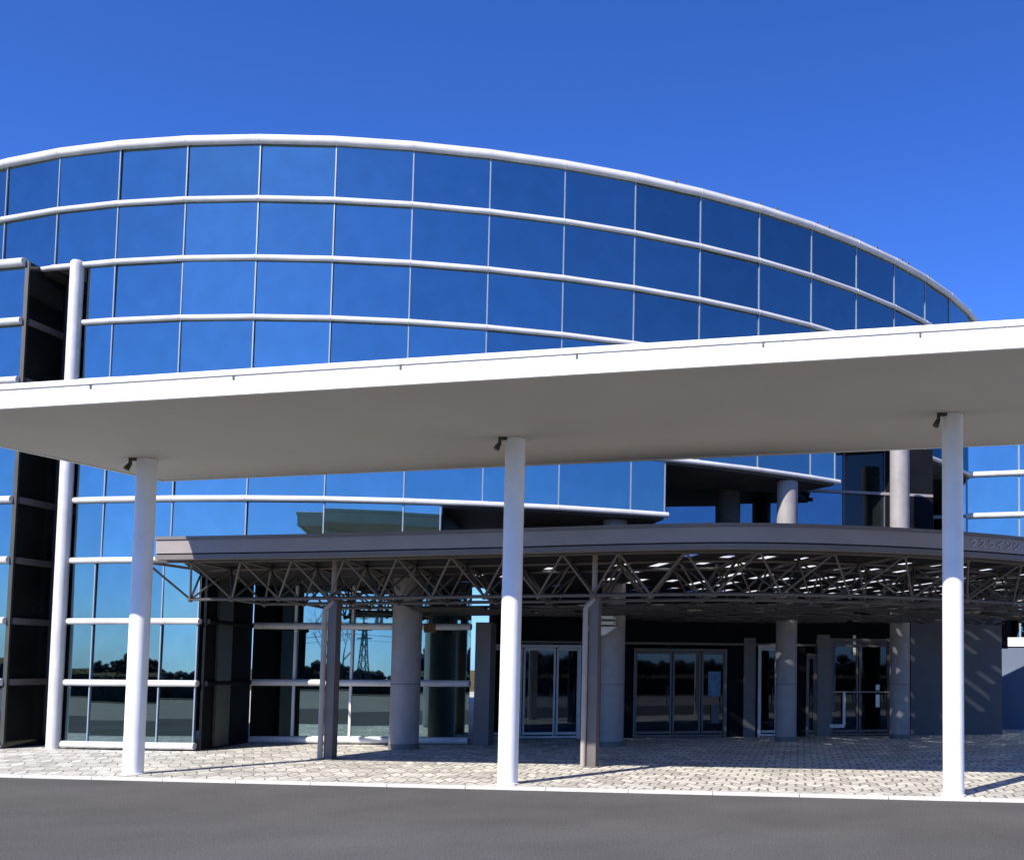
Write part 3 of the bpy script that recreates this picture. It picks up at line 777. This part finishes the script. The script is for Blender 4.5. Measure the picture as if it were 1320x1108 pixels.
# ------------------------------------------------------------------ surroundings mirrored in the glass
def branch_tree(x, y, h, seed, lab, group):
    rd = random.Random(seed); t = thing('bare_tree', lab, 'tree', (x, y, 0), group)
    tr, br = MB(), MB()
    def grow(p, d, L, r, depth):
        pts = [p]; q = p.copy(); dd = d.copy()
        for k in range(4):
            dd = (dd + Vector((rd.uniform(-.16, .16), rd.uniform(-.16, .16), rd.uniform(-.04, .12)))).normalized(); q = q + dd * L / 4; pts.append(q.copy())
        (tr if depth == 0 else br).tube(pts, [r * (1 - .45 * k / 4) for k in range(5)], 7 if depth < 2 else 4)
        if depth < 5:
            for c in range(rd.choice((2, 3, 3))):
                o_ = pts[rd.choice((2, 3, 4))]; az = rd.uniform(0, 2 * PI); sp_ = rd.uniform(.5, .95)
                nd_ = (dd + Vector((math.cos(az) * sp_, math.sin(az) * sp_, rd.uniform(.0, .4)))).normalized()
                grow(o_, nd_, L * rd.uniform(.62, .8), r * .55, depth + 1)
    grow(Vector((x, y, -.14)), Vector((0, 0, 1)), h * .33, h * .018, 0)
    tr.build('trunk', 'bark', t, smooth=60); br.build('branches', 'bark', t, smooth=60)
branch_tree(-19.6, -17, 8.5, 11, 'bare winter tree mirrored in the recessed bay beside the stone pier', 'bare trees across the road')
branch_tree(-29.5, -19, 8.0, 4, 'bare winter tree mirrored in the dark left part of the recessed bay', 'bare trees across the road')
branch_tree(-16.2, -22, 7.0, 23, 'smaller bare winter tree standing behind the hedge across the road', 'bare trees across the road')
hd = MB(); rd = random.Random(5)
for i in range(9000):
    x = rd.uniform(-90, 60); z = rd.uniform(-.05, 1.35 + .14 * math.sin(x * 1.3) + .1 * math.sin(x * .37)); y = -15 - rd.random() * 1.2; s_ = rd.uniform(.08, .2)
    v = Vector((rd.uniform(-1, 1), rd.uniform(-1, 1), rd.uniform(-1, 1))).normalized(); w = v.orthogonal().normalized(); u = v.cross(w)
    c_ = Vector((x, y, z)); hd.add([c_ + w * s_, c_ + u * s_ * .6, c_ - w * s_, c_ - u * s_ * .6], [(0, 1, 2, 3)])
hd.prism([(-90, -15.2), (60, -15.2), (60, -16), (-90, -16)], -.1, 1.1)
tag(hd.build('clipped_hedge', 'hedge_leaf'), 'long low dark clipped hedge across the road', 'hedge')
ft = MB(); rd = random.Random(9)
for i in range(700):
    x = rd.uniform(-420, 320); y = -300 + rd.uniform(-40, 10); h = rd.uniform(3.5, 6) if rd.random() < .9 else rd.uniform(6, 9); w = rd.uniform(4, 8)
    for k in range(9):
        a = rd.uniform(0, 2 * PI); rr = w * rd.random() * .6; cz = h * rd.uniform(.1, .8); r_ = h * rd.uniform(.15, .3)
        vs = [(x + rr * math.cos(a), y + rr * math.sin(a), cz + r_)]; 
        for lv, zz in ((1, .35), (1.0, -.4)):
            for q in range(6): vs.append((x + rr * math.cos(a) + r_ * rd.uniform(.7, 1.2) * math.cos(q * PI / 3 + lv), y + rr * math.sin(a) + r_ * math.sin(q * PI / 3 + lv), cz + r_ * zz))
        vs.append((x + rr * math.cos(a), y + rr * math.sin(a), cz - r_ * 1.1))
        fs = [(0, 1 + q, 1 + (q + 1) % 6) for q in range(6)] + [(1 + q, 7 + q, 7 + (q + 1) % 6, 1 + (q + 1) % 6) for q in range(6)] + [(13, 7 + (q + 1) % 6, 7 + q) for q in range(6)]
        ft.add(vs, fs)
    ft.tube([(x, y, -.2), (x, y, h * .5)], .25, 5)
tag(ft.build('far_woods', 'far_leaf'), 'far dark line of woods along the horizon across the fields', 'woods', kind='stuff')
# utility poles and wires
poles = [(-130, -150), (-82, -140), (-34, -130), (14, -120)]
tops_ = []
for k, (x, y) in enumerate(poles):
    t = thing('utility_pole', ['utility pole farthest along the field beyond the annex', 'utility pole over the fields, second along the wires', 'utility pole over the fields, third along the wires', 'utility pole nearest to the building across the fields'][k], 'utility pole', (x, y, 0), 'utility poles across the fields')
    MB().lathe([(.24, -.2), (.15, 10.5)], x, y, 12).build('shaft', 'pole_concrete', t, smooth=40)
    for z in (9.9, 8.9): MB().box((x, y, z), (.16, 2.2, .16), .2).build('crossarm', 'pole_concrete', t)
    MB().lathe([(.28, 7.2), (.3, 7.3), (.3, 8.1), (.26, 8.2)], x + .45, y, 12).build('transformer', 'pole_concrete', t, smooth=40)
for yo, z in ((-.9, 10.02), (.9, 10.02), (0, 9.02)):
    m = MB()
    for (x0, y0), (x1, y1) in zip(poles[:-1], poles[1:]):
        m.tube([(x0 + (x1 - x0) * i / 8, y0 + yo + (y1 - y0) * i / 8, z - 1.0 * 4 * (i / 8) * (1 - i / 8)) for i in range(9)], .035, 4)
    tag(m.build('overhead_wire', 'fitting_black'), {(-.9): 'upper overhead wire on the outer side of the utility poles', .9: 'upper overhead wire on the near side of the utility poles', 0: 'lower overhead wire slung between the utility poles'}[yo], 'wire', 'overhead wires')
def pylon(x, y, h, lab):
    t = thing('lattice_pylon', lab, 'pylon', (x, y, 0)); m = MB()
    lv = [0, .2, .38, .54, .68, .8, .9, 1.0]
    wd = lambda f: h * (.06 * (1 - f) + .012)
    for a, b in zip(lv[:-1], lv[1:]):
        ca = [(x + sx * wd(a), y + sy * wd(a), h * a) for sx, sy in ((-1, -1), (1, -1), (1, 1), (-1, 1))]
        cb = [(x + sx * wd(b), y + sy * wd(b), h * b) for sx, sy in ((-1, -1), (1, -1), (1, 1), (-1, 1))]
        for k in range(4):
            m.tube([ca[k], cb[k]], .16, 4); m.tube([ca[k], cb[(k + 1) % 4]], .10, 4); m.tube([cb[k], cb[(k + 1) % 4]], .10, 4)
    m.build('lattice', 'pole_concrete', t)
    for f in (.7, .82, .94):
        MB().bar((x - h * .11, y, h * f), (x + h * .11, y, h * f), .3, .3).build('crossarm', 'pole_concrete', t)
pylon(-107, -205, 17, 'lattice power pylon rising far off across the fields')

# ------------------------------------------------------------------ light, sky, camera
SUN_AZ, SUN_EL = math.radians(211.5), math.radians(37)      # compass from +Y, clockwise
sd = Vector((math.sin(SUN_AZ) * math.cos(SUN_EL), math.cos(SUN_AZ) * math.cos(SUN_EL), math.sin(SUN_EL)))
L = bpy.data.lights.new('sun', 'SUN'); L.energy = 5.0; L.angle = math.radians(0.55); L.color = (1.0, 0.93, 0.82)
lo = bpy.data.objects.new('sun', L); COL.objects.link(lo); lo.rotation_euler = sd.to_track_quat('Z', 'Y').to_euler(); lo.location = sd * 60
W = bpy.data.worlds.new('World'); S.world = W; W.use_nodes = True
nt = W.node_tree; bg = nt.nodes['Background']
sk = nt.nodes.new('ShaderNodeTexSky'); sk.sky_type = 'NISHITA'; sk.sun_disc = False
sk.sun_elevation = SUN_EL; sk.sun_rotation = SUN_AZ; sk.altitude = 0; sk.air_density = 1.0; sk.dust_density = 0.28; sk.ozone_density = 3.5
gr = nt.nodes.new('ShaderNodeVectorMath'); gr.operation = 'MULTIPLY'; gr.inputs[1].default_value = (0.61, 1.06, 2.08)   # deep polarised blue of the clear day
gm = nt.nodes.new('ShaderNodeGamma'); gm.inputs[1].default_value = 1.15
nt.links.new(sk.outputs['Color'], gm.inputs[0]); nt.links.new(gm.outputs[0], gr.inputs[0]); nt.links.new(gr.outputs['Vector'], bg.inputs['Color'])
bg.inputs['Strength'].default_value = 0.052

cam = bpy.data.cameras.new('camera'); co = bpy.data.objects.new('camera', cam); COL.objects.link(co)
f, ppx, ppy, pitch, roll = 1335.83, 1032.38, 778.42, 0.0634266, -0.0058362
cam.sensor_fit = 'HORIZONTAL'; cam.sensor_width = 36; cam.lens = f / 1320 * 36
cam.shift_x = (660 - ppx) / 1320; cam.shift_y = (ppy - 554) / 1320
cam.clip_start = .1; cam.clip_end = 3000
cp_, sp_, cr, sr_ = math.cos(pitch), math.sin(pitch), math.cos(roll), math.sin(roll)
Rm = Matrix(((cr, sr_, 0), (-sr_, cr, 0), (0, 0, 1))) @ Matrix(((1, 0, 0), (0, sp_, -cp_), (0, cp_, sp_)))
right, down, fwd = Rm[0], Rm[1], Rm[2]
M4 = Matrix(((right[0], -down[0], -fwd[0], 0), (right[1], -down[1], -fwd[1], 0), (right[2], -down[2], -fwd[2], EYE), (0, 0, 0, 1)))
co.matrix_world = M4
S.camera = co
S.view_settings.view_transform = 'Standard'; S.view_settings.look = 'None'; S.view_settings.gamma = 1; S.view_settings.exposure = 0.62
S.cycles.max_bounces = 8; S.cycles.glossy_bounces = 5; S.cycles.transparent_max_bounces = 12
S.cycles.use_denoising = True
